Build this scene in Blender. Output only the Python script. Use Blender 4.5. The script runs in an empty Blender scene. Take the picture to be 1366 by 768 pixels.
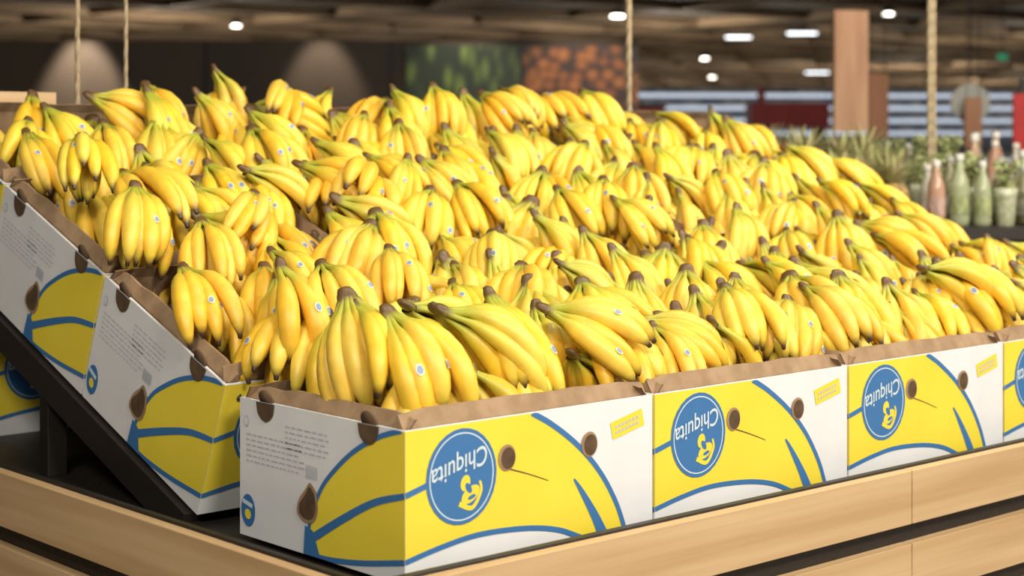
import bpy, math, random
from mathutils import Vector, Matrix, Euler
random.seed(47)
sc = bpy.context.scene
try:
    sc.view_settings.view_transform = 'Standard'
except Exception: pass

# ------------------------------------------------------------ frame of the aisle
CAM = Vector((-1.509, -1.910, 1.30))
FW = Vector((0.668, 0.744, 0)); RT = Vector((0.744, -0.668, 0))
YAW = math.atan2(-0.668, 0.744)
def P(lat, d, h):
    v = CAM + RT*lat + FW*d
    return Vector((v.x, v.y, h))

# ------------------------------------------------------------ materials
def mat(name, col, rough=0.6, metal=0, noise=None, bump=0, bscale=40, spec=0.5, emis=None, estr=0, trans=0):
    m = bpy.data.materials.new(name); m.use_nodes = True
    nt = m.node_tree; b = nt.nodes['Principled BSDF']
    b.inputs['Base Color'].default_value = (*col, 1)
    b.inputs['Roughness'].default_value = rough
    b.inputs['Metallic'].default_value = metal
    b.inputs['Specular IOR Level'].default_value = spec
    if trans: b.inputs['Transmission Weight'].default_value = trans
    if emis:
        b.inputs['Emission Color'].default_value = (*emis, 1)
        b.inputs['Emission Strength'].default_value = estr
    tc = nt.nodes.new('ShaderNodeTexCoord')
    if noise:
        sx, sy, sz, c2 = noise
        mp = nt.nodes.new('ShaderNodeMapping'); mp.inputs['Scale'].default_value = (sx, sy, sz)
        n = nt.nodes.new('ShaderNodeTexNoise'); n.inputs['Scale'].default_value = 1; n.inputs['Detail'].default_value = 5
        r = nt.nodes.new('ShaderNodeValToRGB')
        r.color_ramp.elements[0].position = .35; r.color_ramp.elements[1].position = .65
        r.color_ramp.elements[0].color = (*c2, 1); r.color_ramp.elements[1].color = (*col, 1)
        nt.links.new(tc.outputs['Object'], mp.inputs[0]); nt.links.new(mp.outputs[0], n.inputs[0])
        nt.links.new(n.outputs[0], r.inputs[0]); nt.links.new(r.outputs[0], b.inputs['Base Color'])
    if bump:
        n2 = nt.nodes.new('ShaderNodeTexNoise'); n2.inputs['Scale'].default_value = bscale
        bp = nt.nodes.new('ShaderNodeBump'); bp.inputs['Strength'].default_value = bump; bp.inputs['Distance'].default_value = .01
        nt.links.new(tc.outputs['Object'], n2.inputs[0]); nt.links.new(n2.outputs[0], bp.inputs['Height'])
        nt.links.new(bp.outputs[0], b.inputs['Normal'])
    return m

M_white = mat('carton_white', (.78,.79,.82), .55, noise=(9,9,9,(.73,.74,.78)))
M_kraft = mat('kraft', (.36,.24,.14), .8, noise=(30,30,30,(.27,.17,.095)))
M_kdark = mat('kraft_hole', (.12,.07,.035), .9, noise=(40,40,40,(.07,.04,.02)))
M_yel = mat('print_yellow', (.88,.71,.06), .5, noise=(6,6,6,(.84,.66,.05)))
M_blue = mat('print_blue', (.045,.17,.42), .5)
M_print = mat('print_white', (.62,.74,.82), .5)
M_grey = mat('print_grey', (.50,.53,.60), .6)
M_red = mat('red_paint', (.50,.02,.02), .5, noise=(3,3,3,(.40,.015,.015)))
M_pineX = mat('pine_x', (.62,.43,.24), .5, noise=(1.2,30,30,(.50,.32,.16)))
M_pineY = mat('pine_y', (.62,.43,.24), .5, noise=(30,1.2,30,(.50,.32,.16)))
M_dark = mat('dark_frame', (.018,.014,.012), .5, bump=.1)
M_rope = mat('rope', (.50,.40,.26), .9, noise=(200,200,60,(.36,.27,.16)))

def banana_mat():
    m = bpy.data.materials.new('banana_skin'); m.use_nodes = True
    nt = m.node_tree; b = nt.nodes['Principled BSDF']
    at = nt.nodes.new('ShaderNodeAttribute'); at.attribute_name = 'Col'
    oi = nt.nodes.new('ShaderNodeObjectInfo')
    hs = nt.nodes.new('ShaderNodeHueSaturation')
    mr = nt.nodes.new('ShaderNodeMapRange'); mr.inputs['To Min'].default_value = .488; mr.inputs['To Max'].default_value = .508
    nt.links.new(oi.outputs['Random'], mr.inputs['Value']); nt.links.new(mr.outputs[0], hs.inputs['Hue'])
    tc = nt.nodes.new('ShaderNodeTexCoord')
    n = nt.nodes.new('ShaderNodeTexNoise'); n.inputs['Scale'].default_value = 30; n.inputs['Detail'].default_value = 4
    nt.links.new(tc.outputs['Object'], n.inputs[0])
    mv = nt.nodes.new('ShaderNodeMapRange'); mv.inputs['From Min'].default_value=.3; mv.inputs['From Max'].default_value=.7
    mv.inputs['To Min'].default_value = .84; mv.inputs['To Max'].default_value = 1.04
    nt.links.new(n.outputs[0], mv.inputs['Value']); nt.links.new(mv.outputs[0], hs.inputs['Value'])
    nt.links.new(at.outputs['Color'], hs.inputs['Color']); nt.links.new(hs.outputs[0], b.inputs['Base Color'])
    b.inputs['Roughness'].default_value = .42
    return m
M_ban = banana_mat()
M_stk = mat('sticker_blue', (.20,.28,.44), .4)
M_stk2 = mat('sticker_edge', (.75,.76,.60), .4)

# ------------------------------------------------------------ mesh builder
class MB:
    def __init__(s): s.v=[]; s.f=[]; s.mi=[]; s.sm=[]; s.mats=[]; s.col=[]
    def m(s, mt):
        if mt not in s.mats: s.mats.append(mt)
        return s.mats.index(mt)
    def add(s, vs, fs, mt, smooth=False, cols=None):
        o=len(s.v); s.v += [tuple(v) for v in vs]
        s.col += cols if cols else [(1,1,1)]*len(vs)
        k=s.m(mt)
        for f in fs: s.f.append([i+o for i in f]); s.mi.append(k); s.sm.append(smooth)
    def box(s, lo, hi, mt, M=None):
        x0,y0,z0=lo; x1,y1,z1=hi
        vs=[Vector(p) for p in [(x0,y0,z0),(x1,y0,z0),(x1,y1,z0),(x0,y1,z0),(x0,y0,z1),(x1,y0,z1),(x1,y1,z1),(x0,y1,z1)]]
        if M: vs=[M@v for v in vs]
        s.add(vs,[(0,3,2,1),(4,5,6,7),(0,1,5,4),(1,2,6,5),(2,3,7,6),(3,0,4,7)],mt)
    def lathe(s, prof, mt, n=16, M=None, smooth=True):
        vs=[];fs=[]
        for (r,z) in prof:
            for i in range(n):
                a=2*math.pi*i/n; vs.append(Vector((r*math.cos(a),r*math.sin(a),z)))
        if M: vs=[M@v for v in vs]
        for j in range(len(prof)-1):
            for i in range(n):
                k=(i+1)%n; fs.append((j*n+i,j*n+k,(j+1)*n+k,(j+1)*n+i))
        fs.append(list(range(n))[::-1]); fs.append([ (len(prof)-1)*n+i for i in range(n)])
        s.add(vs,fs,mt,smooth)
    def tube(s, a, b, r, mt, n=10):
        a=Vector(a); b=Vector(b); d=b-a
        M=Matrix.Translation(a)@d.to_track_quat('Z','Y').to_matrix().to_4x4()
        s.lathe([(r,0),(r,d.length)],mt,n,M)
    def obj(s, name, colattr=False, bevel=0):
        me=bpy.data.meshes.new(name); me.from_pydata(s.v,[],s.f)
        for mt in s.mats: me.materials.append(mt)
        for p,k,q in zip(me.polygons,s.mi,s.sm): p.material_index=k; p.use_smooth=q
        if colattr:
            ca=me.color_attributes.new('Col','FLOAT_COLOR','POINT')
            for i,c in enumerate(s.col): ca.data[i].color=(*c,1)
        me.update()
        o=bpy.data.objects.new(name,me); sc.collection.objects.link(o)
        if bevel:
            bm=o.modifiers.new('bevel','BEVEL'); bm.width=bevel; bm.segments=2; bm.limit_method='ANGLE'
        return o

def smooth_line(pts, n=8):
    out=[]
    P_=[Vector(p) for p in pts]
    for i in range(len(P_)-1):
        p0=P_[max(i-1,0)]; p1=P_[i]; p2=P_[i+1]; p3=P_[min(i+2,len(P_)-1)]
        for k in range(n):
            t=k/n
            out.append(.5*((2*p1)+(-p0+p2)*t+(2*p0-5*p1+4*p2-p3)*t*t+(-p0+3*p1-3*p2+p3)*t**3))
    out.append(P_[-1]); return out

# ------------------------------------------------------------ carton
L,W,H = .514,.43,.221
cb=MB(); t=.005
def wall(lo,hi,m_=M_white): cb.box(lo,hi,m_)
wall((0,0,0),(L,t,H)); wall((0,W-t,0),(L,W,H)); wall((0,t,0),(t,W-t,H)); wall((L-t,t,0),(L,W-t,H))
cb.box((t,t,0),(L-t,W-t,t),M_kraft)
def strip(a,b,inn,up,n=10):
    a=Vector(a); b=Vector(b); inn=Vector(inn); vs=[]
    for i in range(n+1):
        q=a.lerp(b,i/n); zz=up+random.uniform(-.003,.003)
        if i in(0,n): zz-=.006
        for off in (0,.004):
            vs.append(q+inn*(.0055+off)+Vector((0,0,-.05)))
            vs.append(q+inn*(.010+off)+Vector((0,0,0)))
            vs.append(q+inn*(.022+off)+Vector((0,0,zz)))
    fs=[]
    for i in range(n):
        o=i*6; p=o+6
        fs+= [(o,p,p+1,o+1),(o+1,p+1,p+2,o+2),(o+3,o+4,p+4,p+3),(o+4,o+5,p+5,p+4),(o+2,p+2,p+5,o+5)]
    cb.add(vs,fs,M_kraft)
strip((.004,0,H),(L-.004,0,H),(0,1,0),.026); strip((.004,W,H),(L-.004,W,H),(0,-1,0),.022)
strip((0,.004,H),(0,W-.004,H),(1,0,0),.020); strip((L,.004,H),(L,W-.004,H),(-1,0,0),.020)
def poly(face, pts, mt, e):
    vs=[]
    for (a,z) in pts:
        z=min(max(z,0.001),H-.001)
        vs.append((a,-e,z) if face=='F' else (-e,a,z))
    f=list(range(len(vs))); 
    if face=='S': f=f[::-1]
    cb.add(vs,[f],mt)
def ribbon(face, pts, w, mt, e, w2=None, dense=8):
    ln=smooth_line([(p[0],p[1],0) for p in pts],dense); vs=[]; N=len(ln)
    for i,p in enumerate(ln):
        d=(ln[min(i+1,N-1)]-ln[max(i-1,0)]).normalized(); nn=Vector((-d.y,d.x,0))
        ww=w if w2 is None else w+(w2-w)*i/(N-1)
        for s_ in (-1,1):
            q=p+nn*ww*.5*s_; z=min(max(q.y,.001),H-.001)
            vs.append((q.x,-e,z) if face=='F' else (-e,q.x,z))
    cb.add(vs,[(2*i,2*i+2,2*i+3,2*i+1) for i in range(N-1)],mt)
def ell(face,cx,cz,rx,rz,mt,e,n=28,rot=0):
    poly(face,[(cx+rx*math.cos(a)*math.cos(rot)-rz*math.sin(a)*math.sin(rot),cz+rx*math.cos(a)*math.sin(rot)+rz*math.sin(a)*math.cos(rot)) for a in [2*math.pi*i/n for i in range(n)]],mt,e)
sl=lambda pts:[(p.x,p.y) for p in smooth_line([(a,b,0) for a,b in pts])]
outer=[(.245,.221),(.29,.197),(.345,.158),(.3934,.110),(.43,.055),(.452,.002)]
inner=[(.392,.002),(.3518,.014),(.30,.034),(.2323,.0467),(.1418,.0517),(.07,.045),(0,.033)]
poly('F',[(0.0,.2209)]+sl(outer)+sl(inner),M_yel,.0006)
ribbon('F',outer,.009,M_blue,.0012)
ribbon('F',inner,.008,M_blue,.0012)
ribbon('F',[(.335,.108),(.352,.086),(.38,.045),(.402,.006)],.003,M_blue,.0014,.022)
ribbon('F',[(.20,.141),(.24,.128),(.28,.113)],.002,M_kdark,.0014,.001)
ribbon('F',[(0,.128),(.04,.138)],.009,M_blue,.0014)
ell('F',.1055,.1425,.068,.071,M_blue,.0016)
ribbon('F',[(.1055+.061*math.cos(a),.1425+.064*math.sin(a)) for a in [2*math.pi*i/24 for i in range(25)]],.0020,M_print,.0019,dense=2)
ell('F',.122,.114,.019,.011,M_yel,.0020,rot=.5)
ell('F',.112,.132,.009,.012,M_yel,.0020,rot=-.3)
ribbon('F',[(.10,.103),(.125,.094),(.142,.116),(.140,.132)],.008,M_yel,.0021,.004)
ell('F',.118,.124,.005,.009,M_blue,.0023,rot=.6)
ell('F',.124,.110,.008,.003,M_blue,.0023,rot=.3)
cu=bpy.data.curves.new('letters','FONT'); cu.body='Chiquita'; cu.size=.036; cu.shear=.3; cu.offset=.0003; cu.align_x='CENTER'; cu.align_y='CENTER'
to=bpy.data.objects.new('letters',cu); sc.collection.objects.link(to)
bpy.context.view_layer.update()
tm=to.evaluated_get(bpy.context.evaluated_depsgraph_get()).to_mesh()
ra=math.radians(180+14)
vs=[]
for v in tm.vertices:
    x,y=v.co.x*.92,v.co.y*1.1; vs.append((.103+x*math.cos(ra)-y*math.sin(ra),-.0026,.160+x*math.sin(ra)+y*math.cos(ra)))
cb.add(vs,[list(p.vertices) for p in tm.polygons],M_print)
to.to_mesh_clear(); bpy.data.objects.remove(to)
for (cx,cz) in ((.1943,.159),(.3685,.158)):
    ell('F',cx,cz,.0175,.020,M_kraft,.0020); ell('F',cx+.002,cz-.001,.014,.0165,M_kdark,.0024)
ra=.22
for k,(hw,hh,mt_,e_) in enumerate(((.037,.014,M_yel,.001),)):
    poly('F',[(.455+a*hw*math.cos(ra)-b*hh*math.sin(ra),.180+a*hw*math.sin(ra)+b*hh*math.cos(ra)) for a,b in((-1,-1),(1,-1),(1,1),(-1,1))],mt_,e_)
for r_ in (-.005,.004):
    for k in range(7):
        a=-.028+k*.008; ribbon('F',[(.455+a,.180+r_+a*.22),(.455+a+.005,.180+r_+(a+.005)*.22)],.0045,M_grey,.0016,dense=1)
so=[(.006,.221),(.06,.205),(.12,.176),(.17,.140),(.2055,.105),(.232,.055),(.2413,.012)]
si=[(.238,.002),(.18,.004),(.10,.014),(0,.033)]
poly('S',[(0,.2209)]+sl(so)+sl(si),M_yel,.0006)
ribbon('S',so,.008,M_blue,.0012); ribbon('S',si,.008,M_blue,.0012)
ribbon('S',[(0,.128),(.07,.108),(.144,.073),(.231,.026)],.009,M_blue,.0014,.014)
poly('S',[(.246,.045),(.225,.040),(.205,.0),(.25,.0)],M_blue,.0016)
poly('S',sl([(.215,.10),(.232,.112),(.245,.100),(.262,.082),(.266,.060),(.245,.050),(.222,.054),(.212,.074),(.215,.10)]),M_kraft,.0020)
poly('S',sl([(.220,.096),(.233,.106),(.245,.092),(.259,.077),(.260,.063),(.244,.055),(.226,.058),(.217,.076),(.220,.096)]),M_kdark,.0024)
ell('S',.405,.042,.020,.026,M_blue,.0010); ell('S',.405,.036,.009,.008,M_yel,.0014,rot=.4)
ribbon('S',[(.392,.050),(.42,.056)],.007,M_print,.0014,dense=1)
ell('S',.41,.185,.007,.009,M_grey,.0010); ell('S',.41,.185,.005,.0065,M_white,.0014)
for z0,y0,y1,n in ((.165,.25,.41,6),(.19,.18,.30,5)):
    for k in range(n):
        a=y1
        while a>y0+.012:
            w_=random.uniform(.006,.018); ribbon('S',[(a,z0-k*.0085),(a-w_,z0-k*.0085)],.0020,M_grey,.0012,dense=1); a-=w_+.004
for k in range(8): ribbon('S',[(.215+k*.004,.118),(.215+k*.004,.138)],.002,M_grey,.0012,dense=1)
for y_ in (.085,.355):
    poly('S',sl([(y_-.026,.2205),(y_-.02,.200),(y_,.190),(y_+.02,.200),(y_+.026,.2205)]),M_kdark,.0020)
    cb.lathe([(.018,0),(.018,.004)],M_kdark,14,Matrix.Translation((-.001,y_,H+.002))@Matrix.Rotation(math.radians(70),4,'Y'))
carton=cb.obj('banana_box')
carton_me=carton.data
NB=5; PIT=.5195; TH=math.radians(21)
first=True; Z0=.655
def place_box(loc,rot):
    global first
    if first: o=carton; first=False
    else:
        o=bpy.data.objects.new('banana_box',carton_me); sc.collection.objects.link(o)
    o.location=loc; o.rotation_euler=rot
    return o
for i in range(NB): place_box((i*PIT,0,Z0),(0,0,0))
for k in range(3):
    s=k*.436
    for i in range(NB):
        place_box((i*PIT+.0,.562+s*math.cos(TH),Z0+.008+s*math.sin(TH)),(TH,0,0)).scale=(1,1,1.1)
place_box((.10,1.58,.646),(0,0,0)); place_box((.64,1.58,.646),(0,0,0))

# ------------------------------------------------------------ bananas
prof=[(0,.0060),(.06,.0050),(.12,.0054),(.17,.0070),(.23,.0108),(.31,.0148),(.41,.0174),(.52,.0186),(.63,.0185),(.73,.0172),(.82,.0146),(.89,.0108),(.935,.0072),(.965,.0048),(.99,.0046),(1,.0030)]
def lerp3(a,b,t): return tuple(a[i]+(b[i]-a[i])*t for i in range(3))
YEL=(.90,.54,.030); YEL2=(.93,.67,.10); GRN=(.47,.48,.05); BRN=(.13,.075,.028); TIP=(.05,.03,.016)
def banana(mb, base, az, e0, e1, Ln, fat, roll, green, sticker, rnd):
    n=12; N=len(prof); vs=[];fs=[];cols=[]
    pos=Vector(base)
    def ev(t):
        if t<.15: return e0
        return e0+(e1-e0)*((t-.15)/.85)**1.05
    steps=60; path=[pos.copy()]
    for k in range(steps):
        e=ev((k+.5)/steps); a=az+roll*(k/steps)
        T=Vector((math.sin(a)*math.cos(e),-math.cos(a)*math.cos(e),math.sin(e)))
        pos=pos+T*Ln/steps; path.append(pos.copy())
    def frame(t):
        k=min(t*steps,steps-1e-4); i=int(k); c=path[i].lerp(path[i+1],k-i); e=ev(t); a=az+roll*t
        Nn=Vector((-math.sin(a)*math.sin(e),math.cos(a)*math.sin(e),math.cos(e))); S=Vector((math.cos(a),math.sin(a),0))
        return c,Nn,S
    base_c=lerp3(YEL,YEL2,rnd.random())
    for (t_,r) in prof:
        c,Nn,S=frame(t_); rr=r*fat
        for i in range(n):
            p=2*math.pi*i/n; q=rr*(1+(.06*math.cos(5*p) if .2<t_<.92 else 0))
            vs.append(c+Nn*math.cos(p)*q+S*math.sin(p)*q)
            if t_<.04: cc=lerp3(BRN,GRN,.2)
            elif t_<.09: cc=lerp3(BRN,GRN,.8)
            elif t_<.15: cc=GRN
            elif t_<.45: cc=lerp3(GRN,base_c,min(1,(t_-.12)/(.16+.32*green)))
            elif t_<.86: cc=base_c
            elif t_<.93: cc=lerp3(base_c,GRN,.35)
            elif t_<.95: cc=lerp3(base_c,TIP,.6)
            else: cc=TIP
            cols.append(cc)
    for j in range(N-1):
        for i in range(n):
            k=(i+1)%n; fs.append((j*n+i,j*n+k,(j+1)*n+k,(j+1)*n+i))
    fs.append([ (N-1)*n+i for i in range(n)])
    mb.add(vs,fs,M_ban,True,cols)
    if sticker:
        tc_=rnd.uniform(.46,.70); pc=rnd.uniform(-.8,.8)
        for sx,off,mt_ in ((.85,.0006,M_stk2),(.62,.0011,M_stk)):
            vv=[]; 
            c,Nn,S=frame(tc_)
            r=.0186*fat+off+.0006; vv.append(c+Nn*math.cos(pc)*r+S*math.sin(pc)*r)
            for i in range(14):
                a=2*math.pi*i/14; t2=tc_+.042*sx*math.sin(a); p=pc+.42*sx*math.cos(a)
                c,Nn,S=frame(t2); vv.append(c+Nn*math.cos(p)*r+S*math.sin(p)*r)
            mb.add(vv,[(0,i+1,(i+1)%14+1) for i in range(14)],mt_,True)
def make_hand(seed):
    r=random.Random(seed); mb=MB(); n=r.choice([4,5,5,6,6,7]); spread=math.radians(r.uniform(14,22)); bend=r.uniform(-18,12); skew=r.uniform(-.35,.35)
    st=r.randrange(n)
    for i in range(n):
        k=i-(n-1)/2
        banana(mb,(k*.0055,0,-.002*abs(k)),skew+k*spread+r.uniform(-.12,.12),math.radians(r.uniform(-46,-28)-2*abs(k)),math.radians(r.uniform(-116,-92)+bend),
               r.uniform(.188,.235),r.uniform(.92,1.06),-k*.07-skew*.6,r.random(),i==st or r.random()<.15,r)
    for i in range(n-2):
        k=i-(n-3)/2
        banana(mb,(k*.006,.008,-.006),k*spread*1.05+r.uniform(-.1,.1),math.radians(-64),math.radians(r.uniform(-120,-100)),r.uniform(.17,.20),.98,-k*.05,r.random(),False,r)
    w=.0024*n+.003
    vs=[];fs=[];m_=10
    rings=[(-.012,.7,.7),(-.004,1,1),(.005,.95,1.0),(.012,.8,.85),(.017,.6,.65),(.019,.25,.3)]
    for z,a,b in rings:
        for i in range(m_):
            p=2*math.pi*i/m_; vs.append((w*a*math.cos(p)*(1+r.uniform(-.12,.12)),.004+.009*b*math.sin(p)+z*.4,z))
    for j in range(len(rings)-1):
        for i in range(m_):
            k=(i+1)%m_; fs.append((j*m_+i,j*m_+k,(j+1)*m_+k,(j+1)*m_+i))
    fs.append([(len(rings)-1)*m_+i for i in range(m_)])
    mb.add(vs,fs,M_ban,True,[lerp3(BRN,GRN,.3 if z<.004 else 0) for z,_,_ in rings for _i in range(m_)])
    o=mb.obj('banana_hand_src',True); me=o.data; bpy.data.objects.remove(o); return me
hands=[make_hand(200+i) for i in range(26)]
hv={me.name:[v.co.copy() for v in me.vertices][::5] for me in hands}
pile=bpy.data.objects.new('banana_pile',None); sc.collection.objects.link(pile)
def rimz(y): return .885 if y<.47 else .898+.384*(y-.475)
def put_hand(x,y,z,tilt,roll,az,s=1.0,keep=True):
    me=random.choice(hands)
    R_=Euler((-tilt,roll,az)).to_matrix()
    pts=[R_@(v*s) for v in hv[me.name]]
    if keep:
        # rest on / inside the cartons: nothing may pass through the outer walls
        for _ in range(40):
            bf=bl=False
            for p in pts:
                wx,wy,wz=p.x+x,p.y+y,p.z+z
                if wy<.026 and wz<.888: bf=True
                if wx<.022 and wz<rimz(wy): bl=True
                if bf and bl: break
            if not (bf or bl): break
            if bf: y+=.006; z+=.003
            if bl: x+=.006; z+=.002
    o=bpy.data.objects.new('banana_bunch',me); sc.collection.objects.link(o)
    o.parent=pile; o.location=(x,y,z); o.rotation_euler=(-tilt,roll,az); o.scale=(s,s,s)
def S(x,y):
    z=max(.985+.17*(y-.13), 1.012+.378*(y-.47))
    z=min(z,1.400)
    z-=.014*x
    if x>2.1: z-=.08*(x-2.1)*min(1,max(0,(y-.2)/.4))
    if y>1.2 and x<.55: z-=.045*(1-x/.55)
    return z
YE=1.66
def layer(dz,x0,y0,dx,dy,jit,lower=False):
    y=y0; r=0
    while y<YE:
        x=x0+(.5*dx if r%2 else 0)
        while x<NB*PIT-.055:
            xx=x+random.uniform(-jit,jit); yy=y+random.uniform(-jit,jit)
            az=random.gauss(-.15,.6); tilt=math.radians(random.uniform(-6,32)); roll=random.gauss(0,.25); dd=0
            if random.random()<.12: az=random.uniform(-1.3,1.6); tilt=math.radians(random.uniform(25,55))
            if x<.12: az=-.3+random.uniform(-.3,.3); xx=max(xx,.05)
            if xx>NB*PIT-.16: az=random.uniform(-.2,.8); xx=min(xx,NB*PIT-.08)
            zz=S(xx,yy)+dz+dd+random.uniform(-.036,.036)
            if yy>1.42: zz+=random.uniform(-.02,.03)
            put_hand(xx,yy,zz,tilt,roll,az,random.uniform(.80,1.02))
            x+=dx
        y+=dy; r+=1
rad=math.radians
front=[(.055,.26,1.03,8,-.40,1.02),(.11,.165,1.02,20,.15,1.03),(.225,.175,1.02,32,.75,1.0),(.34,.15,1.01,14,-.1,1.0),(.44,.17,1.01,38,.9,.98)]
x=.56
while x<2.52:
    front.append((x,.155+random.uniform(-.025,.045),1.0+random.uniform(-.03,.03),random.uniform(6,42),random.choice([-.5,-.1,.2,.6,.9,1.2])+random.uniform(-.2,.2),random.uniform(.84,1.04))); x+=random.uniform(.09,.135)
for a in front: put_hand(a[0],a[1],a[2],rad(a[3]),random.gauss(0,.2),a[4],a[5])
x=.10
while x<2.5:
    put_hand(x,.12+random.uniform(-.01,.02),.945+random.uniform(-.015,.02),rad(random.uniform(5,30)),random.gauss(0,.15),random.gauss(.3,.6),random.uniform(.78,.9)); x+=.115
layer(0,.09,.245,.138,.112,.034)
layer(-.070,.13,.25,.135,.12,.02,True)
for i in range(4):
    for j in range(2): put_hand(.22+i*.14,1.72+j*.14,.646+.221+.08,.5,0,-.3+random.uniform(-.4,.4),keep=False)
for i in range(4): put_hand(.22+i*.13,1.70,.646+.221+.06,.5,0,-.5,.9,keep=False)

# ------------------------------------------------------------ display stand
st=MB()
XR=2.78; YB=2.35; ox,oy=-.134,-.082
st.box((ox+.03,oy+.03,.60),(XR-.03,YB-.03,.645),M_dark)
zt=.684
zz=zt
while zz>.12:
    z1=zz-.098
    segs=[ox,1.12,XR]
    for a,b in zip(segs[:-1],segs[1:]): st.box((a+(.0 if a==ox else .0015),oy,z1),(b-.0015,oy+.022,zz),M_pineX)
    for a,b in ((oy+.0225,1.15),(1.153,YB)): st.box((ox,a,z1),(ox+.022,b,zz),M_pineY)
    st.box((XR-.022,oy+.0225,z1),(XR,YB,zz),M_pineY); st.box((ox+.022,YB-.022,z1),(XR-.022,YB,zz),M_pineX)
    zz=z1-.036
st.box((ox+.0225,oy+.0225,.05),(XR-.0225,oy+.036,zt+.004),M_dark)
st.box((ox+.0225,oy+.036,.05),(ox+.036,YB-.0225,zt+.004),M_dark)
st.box((XR-.036,oy+.036,.05),(XR-.0225,YB-.0225,.64),M_dark)
st.box((ox+.036,YB-.036,.05),(XR-.036,YB-.0225,.64),M_dark)
for x in (ox+.06,1.3,XR-.09):
    for y in (oy+.06,YB-.09): st.box((x-.03,y-.03,0),(x+.03,y+.03,.60),M_dark)
Ms=Matrix.Translation((0,.562,Z0+.004))@Matrix.Rotation(TH,4,'X')
for i in range(NB+1):
    x=i*PIT; xa=-.012 if i==0 else x-.02
    st.box((xa,.02,-.062),(xa+.04,1.34,-.004),M_dark,Ms)
for s_ in (.05,.44,.88,1.28): st.box((0,s_,-.052),(NB*PIT,s_+.035,-.012),M_dark,Ms)
for i in (0,2,5):
    x=max(0,i*PIT-.02)
    st.box((x,1.74,.645),(x+.04,1.76,1.04),M_dark)
    st.box((x,1.10,.645),(x+.04,1.135,.80),M_dark)
st.box((-.02,1.762,1.0),(NB*PIT+.04,1.79,1.280),M_dark)
st.box((-.04,1.745,1.280),(NB*PIT+.02,1.835,1.300),M_dark)
st.box((-.06,1.775,1.30),(.36,1.805,1.400),M_pineX)
for x in (0,1.3,2.55): st.box((x,1.79,.645),(x+.045,1.835,1.28),M_dark)
st.obj('display_stand',bevel=.0012)

def rope(a,b,r,nm='hanging_rope'):
    mb=MB(); a=Vector(a); b=Vector(b); n=int((b-a).length/.012)
    d=(b-a); 
    for ph in (0,2.09,4.19):
        vs=[];fs=[]
        for i in range(n+1):
            an=i*.55+ph; c=a+d*i/n+Vector((math.cos(an),math.sin(an),0))*r*.5
            for k in range(5):
                p=2*math.pi*k/5; vs.append(c+Vector((math.cos(p),math.sin(p),0))*r*.58)
            if i:
                for k in range(5):
                    o=(i-1)*5; kk=(k+1)%5; fs.append((o+k,o+kk,o+5+kk,o+5+k))
        mb.add(vs,fs,M_rope,True)
    return mb.obj(nm)
CEIL=3.4
rope((.44,1.825,1.30),(.44,1.825,CEIL),.006)
rope((.57,1.825,1.30),(.57,1.825,CEIL),.005)
rope((2.315,1.80,1.30),(2.30,1.80,CEIL),.009)
rope((2.335,1.82,1.30),(2.325,1.80,CEIL),.008)

# ------------------------------------------------------------ room
M_floor=mat('floor_tile',(.34,.31,.27),.25,noise=(.8,.8,.8,(.28,.25,.22)))
M_ceil=mat('ceiling_dark',(.036,.027,.020),.9)
M_beam=mat('beam_wood',(.32,.22,.13),.7,noise=(1,1,8,(.18,.115,.065)))
M_wall=mat('wall_dark',(.07,.055,.045),.8,noise=(.3,.3,.3,(.05,.04,.03)))
X0,X1,Y0,Y1=-22,72,-12,82
def simple(name,lo,hi,mt):
    b=MB(); b.box(lo,hi,mt); return b.obj(name)
simple('floor',(X0,Y0,-.1),(X1,Y1,0),M_floor)
simple('ceiling',(X0,Y0,CEIL+.16),(X1,Y1,CEIL+.26),M_ceil)
simple('wall_back',(X0,Y1,0),(X1,Y1+.2,CEIL+.16),M_wall)
simple('wall_right',(X1,Y0,0),(X1+.2,Y1,CEIL+.16),M_wall)
simple('wall_left',(X0-.2,Y0,0),(X0,Y1,CEIL+.16),M_wall)
bb=MB()
y=Y0+1
while y<Y1: bb.box((X0,y,CEIL),(X1,y+.10,CEIL+.155),M_beam); y+=2.6
x=X0+1
while x<X1: bb.box((x,Y0,CEIL+.02),(x+.10,Y1,CEIL+.158),M_beam); x+=3.4
bb.obj('ceiling_beams')

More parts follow.
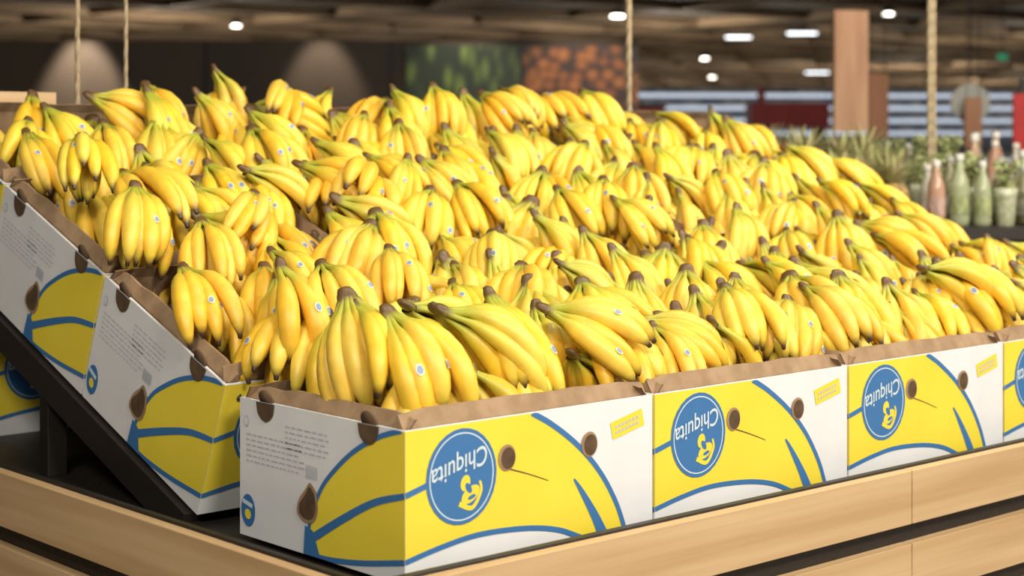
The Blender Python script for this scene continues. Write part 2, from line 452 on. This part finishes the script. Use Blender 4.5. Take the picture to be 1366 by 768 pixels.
pw=MB()
M_pw=mat('produce_wall',(.085,.06,.042),.6,noise=(2,2,.4,(.06,.042,.03)))
D=16
def fm(lat,d,h): return Matrix.Translation(P(lat,d,h))@Matrix.Rotation(YAW,4,'Z')
Mw=fm(0,D,0)
pw.box((-7.5,0.02,0),(1.19,.3,2.19),M_pw,Mw)
for x_ in (-7.5,-6.26,-5.02,-2.9,-1.15): pw.box((x_,-.0,0),(x_+.03,.02,2.19),M_dark,Mw)
pw.obj('wall_produce')
def pic_mat(kind):
    m=bpy.data.materials.new('poster_'+kind); m.use_nodes=True; nt=m.node_tree; b=nt.nodes['Principled BSDF']
    tc=nt.nodes.new('ShaderNodeTexCoord'); mp=nt.nodes.new('ShaderNodeMapping'); vo=nt.nodes.new('ShaderNodeTexVoronoi'); cr=nt.nodes.new('ShaderNodeValToRGB')
    vo.inputs['Scale'].default_value=1; vo.voronoi_dimensions='3D'
    nt.links.new(tc.outputs['Object'],mp.inputs[0]); nt.links.new(mp.outputs[0],vo.inputs[0]); nt.links.new(vo.outputs['Distance'],cr.inputs[0])
    e=cr.color_ramp.elements
    if kind=='oranges':
        vo.inputs['Randomness'].default_value=.85
        mp.inputs['Scale'].default_value=(8.5,.01,9.5); e[0].color=(.60,.24,.05,1); e[1].position=.66; e[1].color=(.045,.011,.005,1)
        k=e.new(.42); k.color=(.36,.10,.015,1)
    else:
        mp.inputs['Scale'].default_value=(10,.01,3.6); mp.inputs['Rotation'].default_value=(0,.75,0); e[0].color=(.30,.36,.09,1); e[1].position=.58; e[1].color=(.010,.025,.006,1)
        k=e.new(.30); k.color=(.11,.18,.03,1)
    nt.links.new(cr.outputs[0],b.inputs['Base Color']); b.inputs['Roughness'].default_value=.4
    return m
for kind,x0 in(('leaves',-1.0),('oranges',.10)):
    b_=MB(); b_.box((0,-.05,0),(1.085,-.005,.95),pic_mat(kind)); b_.box((-.004,-.005,-.004),(1.088,.012,.954),M_dark)
    o=b_.obj('poster_'+kind); o.matrix_world=fm(x0,D,1.19)

M_strip=mat('lit_strip',(.8,.85,.9),.5,emis=(.75,.85,1),estr=.8)
M_shelf=mat('shelf_dark',(.10,.10,.11),.5)
sh=MB(); Mk=fm(2.2,24,0)@Matrix.Rotation(.12,4,'Z')
sh.box((-.4,.1,0),(6.2,.9,1.95),M_shelf,Mk)
M_goods=mat('goods',(.35,.30,.25),.6,noise=(6,6,9,(.08,.09,.12)))
for z_ in (.5,.9,1.30,1.48,1.66,1.84):
    sh.box((-.4,-.1,z_),(6.2,.1,z_+.045),M_strip,Mk)
    sh.box((-.4,-.02,z_+.045),(6.2,.1,z_+.14),M_goods,Mk)
sh.obj('refrigerated_shelf')
rb=MB(); Mr=fm(2.82,20,0)
rb.box((0,0,1.38),(.92,.5,1.68),M_red,Mr); rb.box((.05,.05,0),(.12,.45,1.38),M_dark,Mr); rb.box((.80,.05,0),(.87,.45,1.38),M_dark,Mr)
rb.box((.0,.0,.0),(.92,.5,1.0),M_shelf,Mr); rb.box((.08,-.02,1.68),(.16,.06,1.86),M_red,Mr); rb.box((.1,-.03,1.80),(.55,.05,1.83),M_dark,Mr)
rb.obj('checkout_booth')
rb=MB(); Mr=fm(1.27,17.2,0); rb.box((0,0,0),(.28,.3,1.58),M_red,Mr); rb.box((-.02,-.02,1.58),(.30,.32,1.62),M_dark,Mr); rb.obj('red_cabinet')
rb=MB(); Mr=fm(2.660,9,0); rb.box((0,0,1.08),(.30,.02,1.52),M_red,Mr); rb.box((.04,.02,0),(.07,.05,1.6),M_dark,Mr); rb.box((-.02,-.05,0),(.3,.15,.03),M_dark,Mr); rb.obj('red_banner_stand')
def sign(lat,d,h0,h1,w,rz,mt_):
    s_=MB(); M_=Matrix.Translation(P(lat,d,0))@Matrix.Rotation(YAW+rz,4,'Z')
    s_.box((-w/2,-.012,h0),(w/2,.012,h1),mt_,M_)
    for e in (-w*.38,w*.38):
        a=M_@Vector((e,0,h1-.01)); s_.tube(a,(a.x,a.y,CEIL),.003,M_dark,6)
    s_.obj('hanging_wood_sign',bevel=.003)
M_sign=mat('sign_wood',(.56,.33,.20),.5,noise=(10,10,1.5,(.42,.22,.13)))
M_sign2=mat('sign_wood_brown',(.42,.21,.12),.5,noise=(10,10,1.5,(.34,.16,.09)))
sign(1.795,9,1.318,1.960,.205,.35,M_sign)
sign(2.155,10,1.28,1.66,.17,.7,M_sign2)
sign(2.715,10,1.22,1.52,.105,.2,M_sign2)
M_gray=mat('sign_grey',(.42,.41,.38),.6)
s_=MB(); M_=fm(2.74,10.15,1.49)@Matrix.Rotation(math.pi/2,4,'X'); s_.lathe([(.11,-.01),(.118,-.007),(.118,.007),(.11,.01)],M_gray,32,M_,False)
a=P(2.74,10.15,1.60); s_.tube(a,(a.x,a.y,CEIL),.004,M_dark,6); s_.obj('round_hanging_sign')

# ------------------------------------------------------------ fruit stand on the right
SH=.985
fs_=MB(); Mf=fm(0,5.78,0)
fs_.box((.80,0,0),(4.2,1.5,SH-.04),M_dark,Mf)
for z_ in (.2,.42,.64): fs_.box((.79,-.02,z_),(4.22,0,z_+.14),M_dark,Mf)
fs_.box((.78,-.02,SH-.04),(4.22,1.52,SH),M_dark,Mf)
fs_.box((.80,.62,SH),(4.2,1.5,SH+.07),M_dark,Mf)
fs_.obj('produce_stand')
def pineapple_mesh():
    m=mat('pineapple_skin',(.42,.26,.07),.6); nt=m.node_tree; b=nt.nodes['Principled BSDF']
    tc=nt.nodes.new('ShaderNodeTexCoord'); vo=nt.nodes.new('ShaderNodeTexVoronoi'); vo.inputs['Scale'].default_value=55
    cr=nt.nodes.new('ShaderNodeValToRGB'); e=cr.color_ramp.elements; e[0].color=(.62,.40,.14,1); e[1].color=(.20,.13,.05,1); e[1].position=.7
    nt.links.new(tc.outputs['Object'],vo.inputs[0]); nt.links.new(vo.outputs['Distance'],cr.inputs[0]); nt.links.new(cr.outputs[0],b.inputs['Base Color'])
    ml=mat('pineapple_leaf',(.38,.42,.16),.5,noise=(20,20,20,(.48,.38,.20)))
    mb=MB(); mb.lathe([(.02,0),(.045,.008),(.058,.04),(.062,.08),(.058,.12),(.045,.15),(.02,.165)],m,18)
    r=random.Random(3)
    for ring in range(5):
        for i in range(7):
            a=2*math.pi*(i+ring*.5)/7+r.uniform(-.15,.15); ln=.07+.016*ring; up=.4+.2*ring
            vs=[];fs=[]
            for k in range(6):
                t_=k/5; rad_=.012+ln*t_*math.cos(up)*(1+.3*t_); z=.158+ring*.006+ln*t_*math.sin(up)*(1-.3*t_*(1-ring*.15)); w=.010*(1-t_)**.7+.0006
                c=Vector((math.cos(a)*rad_,math.sin(a)*rad_,z)); q=Vector((-math.sin(a),math.cos(a),0))*w
                vs+=[c-q,c+Vector((0,0,-.003)),c+q]
            for k in range(5):
                o=k*3; fs+=[(o,o+1,o+4,o+3),(o+1,o+2,o+5,o+4)]
            mb.add(vs,fs,ml,True)
    o=mb.obj('p'); me=o.data; bpy.data.objects.remove(o); return me
pm=pineapple_mesh(); pp=bpy.data.objects.new('pineapple_pile',None); sc.collection.objects.link(pp)
for r in range(5):
    for i in range(5):
        o=bpy.data.objects.new('pineapple',pm); sc.collection.objects.link(o); o.parent=pp
        o.location=P(.88+i*.112+random.uniform(-.02,.02),5.9+r*.16,SH if r<3 else SH+.07)
        o.rotation_euler=(random.uniform(-.15,.15),random.uniform(-.15,.15),random.uniform(0,6)); o.scale=(random.uniform(.82,1.0),)*3
def bottle(colr,cap,nm,lab):
    mb=MB(); g=mat(nm,colr,.12,trans=.5); c=mat(nm+'_cap',cap,.4); lb=mat(nm+'_label',lab,.5,noise=(60,60,30,tuple(v*.5 for v in lab)))
    mb.lathe([(.028,0),(.033,.006),(.034,.02),(.034,.13),(.031,.155),(.018,.19),(.013,.205),(.013,.225)],g,18)
    mb.lathe([(.0345,.04),(.0347,.042),(.0347,.105),(.0345,.107)],lb,18)
    mb.lathe([(.0145,.222),(.0155,.225),(.0155,.245),(.014,.248)],c,14)
    o=mb.obj('b'); me=o.data; bpy.data.objects.remove(o); return me
bt=[bottle((.55,.60,.38),(.6,.6,.55),'bottle_green',(.35,.4,.18)),bottle((.72,.68,.58),(.6,.55,.5),'bottle_clear',(.65,.6,.5)),bottle((.72,.45,.32),(.7,.65,.6),'bottle_peach',(.6,.40,.33)),bottle((.40,.36,.22),(.35,.35,.3),'bottle_olive',(.55,.50,.4))]
M_leaf=mat('herb_leaf',(.26,.34,.11),.5,noise=(30,30,30,(.46,.46,.24)))
M_pot=mat('sleeve_plastic',(.42,.46,.26),.25,trans=.3,noise=(60,60,40,(.68,.68,.52)))
def herb(seed):
    r=random.Random(seed); mb=MB()
    mb.lathe([(.030,0),(.032,.004),(.036,.05),(.042,.11),(.047,.14),(.046,.14),(.040,.11),(.034,.05),(.028,.008)],M_pot,16)
    for i in range(150):
        a=r.uniform(0,6.28); h=r.uniform(.09,.24); rr=r.uniform(.0,.018+.14*h*.9); c=Vector((math.cos(a)*rr,math.sin(a)*rr,h))
        R_=Euler((r.uniform(-1,1),r.uniform(-1,1),r.uniform(0,6.28))).to_matrix(); s_=r.uniform(.009,.016)
        mb.add([c+R_@Vector(q)*s_ for q in ((-1,0,0),(-.3,.6,.15),(.6,.5,.1),(1.2,0,-.1),(.6,-.5,.1),(-.3,-.6,.15))],[(0,1,2,3,4,5)],M_leaf)
    o=mb.obj('h'); me=o.data; bpy.data.objects.remove(o); return me
hb=[herb(i) for i in range(4)]
bp_=bpy.data.objects.new('juice_bottles',None); sc.collection.objects.link(bp_)
hp_=bpy.data.objects.new('potted_herbs',None); sc.collection.objects.link(hp_)
for r in range(6):
    x=1.47
    while x<3.2:
        ish = x<1.80 and random.random()<.4
        o=bpy.data.objects.new('potted_herb' if ish else 'bottle',random.choice(hb) if ish else random.choice(bt)); sc.collection.objects.link(o); o.parent=hp_ if ish else bp_
        o.location=P(x,5.88+r*.13 if r<3 else 6.50+(r-3)*.13,SH if r<3 else SH+.07)
        sc_=random.uniform(.82,1.05); o.scale=(sc_,)*3; o.rotation_euler=(0,0,random.uniform(0,6))
        x+=.100 if ish else .080
a=P(1.555,6.32,SH); rope(a,(a.x,a.y,CEIL),.009); a=P(1.573,6.33,SH); rope(a,(a.x,a.y,CEIL),.008)

# ------------------------------------------------------------ lamps
M_lamp=mat('lamp_glow',(1,1,1),.5,emis=(1,.93,.8),estr=14)
M_lampw=mat('lamp_glow_cool',(1,1,1),.5,emis=(.9,.95,1),estr=4)
M_exit=mat('exit_green',(.02,.3,.12),.5,emis=(.05,.6,.3),estr=.35)
def downlight(lat,d,h,r):
    m_=MB(); M_=Matrix.Translation(P(lat,d,h)); m_.lathe([(r*.5,.12),(r,.08),(r,0.01)],M_dark,16,M_); m_.lathe([(r*.85,-.012),(r*.9,.0),(r*.6,.01)],M_lamp,16,M_)
    m_.tube(P(lat,d,h+.12),P(lat,d,CEIL),.015,M_dark,6); m_.obj('ceiling_spotlight')
def at(px,d): return (px-683)*d/2264
downlight(at(824,26),26,3.12,.12)
for px,d,h,r in ((315,30,3.23,.09),(1185,28,3.3,.09),(940,42,3.19,.11),(950,50,3.0,.11),(1120,60,3.1,.10),(640,46,3.2,.08)): downlight(at(px,d),d,h,r)
def tube_l(px,d,h,w):
    m_=MB(); M_=fm(at(px,d),d,h); m_.box((-w/2,-.05,0),(w/2,.05,.03),M_lampw,M_); m_.box((-w/2-.02,-.07,.03),(w/2+.02,.07,.08),M_dark,M_)
    for e in(-w*.4,w*.4): 
        q=M_@Vector((e,0,.08)); m_.tube(q,(q.x,q.y,CEIL),.01,M_dark,6)
    m_.obj('linear_ceiling_lamp')
for a_ in ((985,34,3.24,.5),(1070,32,3.2,.55),(1090,44,2.9,.6)): tube_l(*a_)
ex=MB(); M_=fm(at(1338,26),26,2.45); ex.box((-.07,0,0),(.07,.04,.09),M_exit,M_); ex.tube(M_@Vector((0,.02,.09)),M_@Vector((0,.02,CEIL-2.45)),.01,M_dark,6); ex.obj('exit_sign')

def area(name,loc,tgt,sx,sy,en,col):
    l=bpy.data.lights.new(name,'AREA'); l.shape='RECTANGLE'; l.size=sx; l.size_y=sy; l.energy=en; l.color=col
    o=bpy.data.objects.new(name,l); sc.collection.objects.link(o); o.location=loc
    o.rotation_euler=(Vector(tgt)-Vector(loc)).to_track_quat('-Z','Y').to_euler(); return o
WARM=(1,.925,.78)
for (x,y,e,tx,ty) in ((.3,.1,16,.5,.7),(1.8,.2,19,1.6,.8),(-2.4,-1.6,80,.3,.6),(-.6,-3.0,84,.8,.4),(1.6,-3.0,84,1.7,.4),(3.6,-2.4,62,2.4,.6)):
    area('display_fill',(x,y,3.2),(tx,ty,.9),.9,.3,e,WARM)  # unseen fill lights without fixtures, mostly from camera side to brighten the fronts
area('stand_sign_fill',P(2.2,4.6,3.1),P(1.6,6.3,1),1.,.4,58,WARM)
area('stand_sign_fill',P(2.6,7.5,3.1),P(2.2,10,1.6),.6,.4,30,WARM)  # unseen light added to brighten the hanging wood signs
def pt(loc,en,r=.2,c=WARM):
    l=bpy.data.lights.new('ceiling_fill','POINT'); l.energy=en; l.shadow_soft_size=r; l.color=c
    o=bpy.data.objects.new('ceiling_fill_light',l); sc.collection.objects.link(o); o.location=loc
for la,d,e in ((-6,30,380),(3,32,380),(12,36,380),(-3,48,660),(12,52,660),(3,68,800),(20,66,800)): pt(P(la,d,1.8),e)  # bare point lights added to brighten the far ceiling, no lamp bodies
def spot(loc,tgt,en,ang):
    l=bpy.data.lights.new('wallwash','SPOT'); l.energy=en; l.spot_size=ang; l.spot_blend=.6; l.color=(1,.88,.70); l.shadow_soft_size=.05
    o=bpy.data.objects.new('wall_washer',l); sc.collection.objects.link(o); o.location=loc; o.rotation_euler=(Vector(tgt)-Vector(loc)).to_track_quat('-Z','Y').to_euler()
for px,e in ((110,260),(430,90)): spot(P(at(px,D),D-.45,2.7),P(at(px,D),D+.02,1.5),e,.85)
for px in (620,775): spot(P(at(px,D),D-1.4,2.9),P(at(px,D),D,1.7),80,.7)

w=bpy.data.worlds.new('world'); sc.world=w; w.use_nodes=True
w.node_tree.nodes['Background'].inputs[0].default_value=(1,.93,.84,1); w.node_tree.nodes['Background'].inputs[1].default_value=.75

cd=bpy.data.cameras.new('camera'); cd.sensor_width=36; cd.lens=2264/1366*36; cd.shift_y=-204/1366
cd.clip_end=300; cd.dof.use_dof=True; cd.dof.focus_distance=2.9; cd.dof.aperture_fstop=3.8
co=bpy.data.objects.new('camera',cd); sc.collection.objects.link(co); co.location=CAM; co.rotation_euler=(math.pi/2,0,YAW)
sc.camera=co
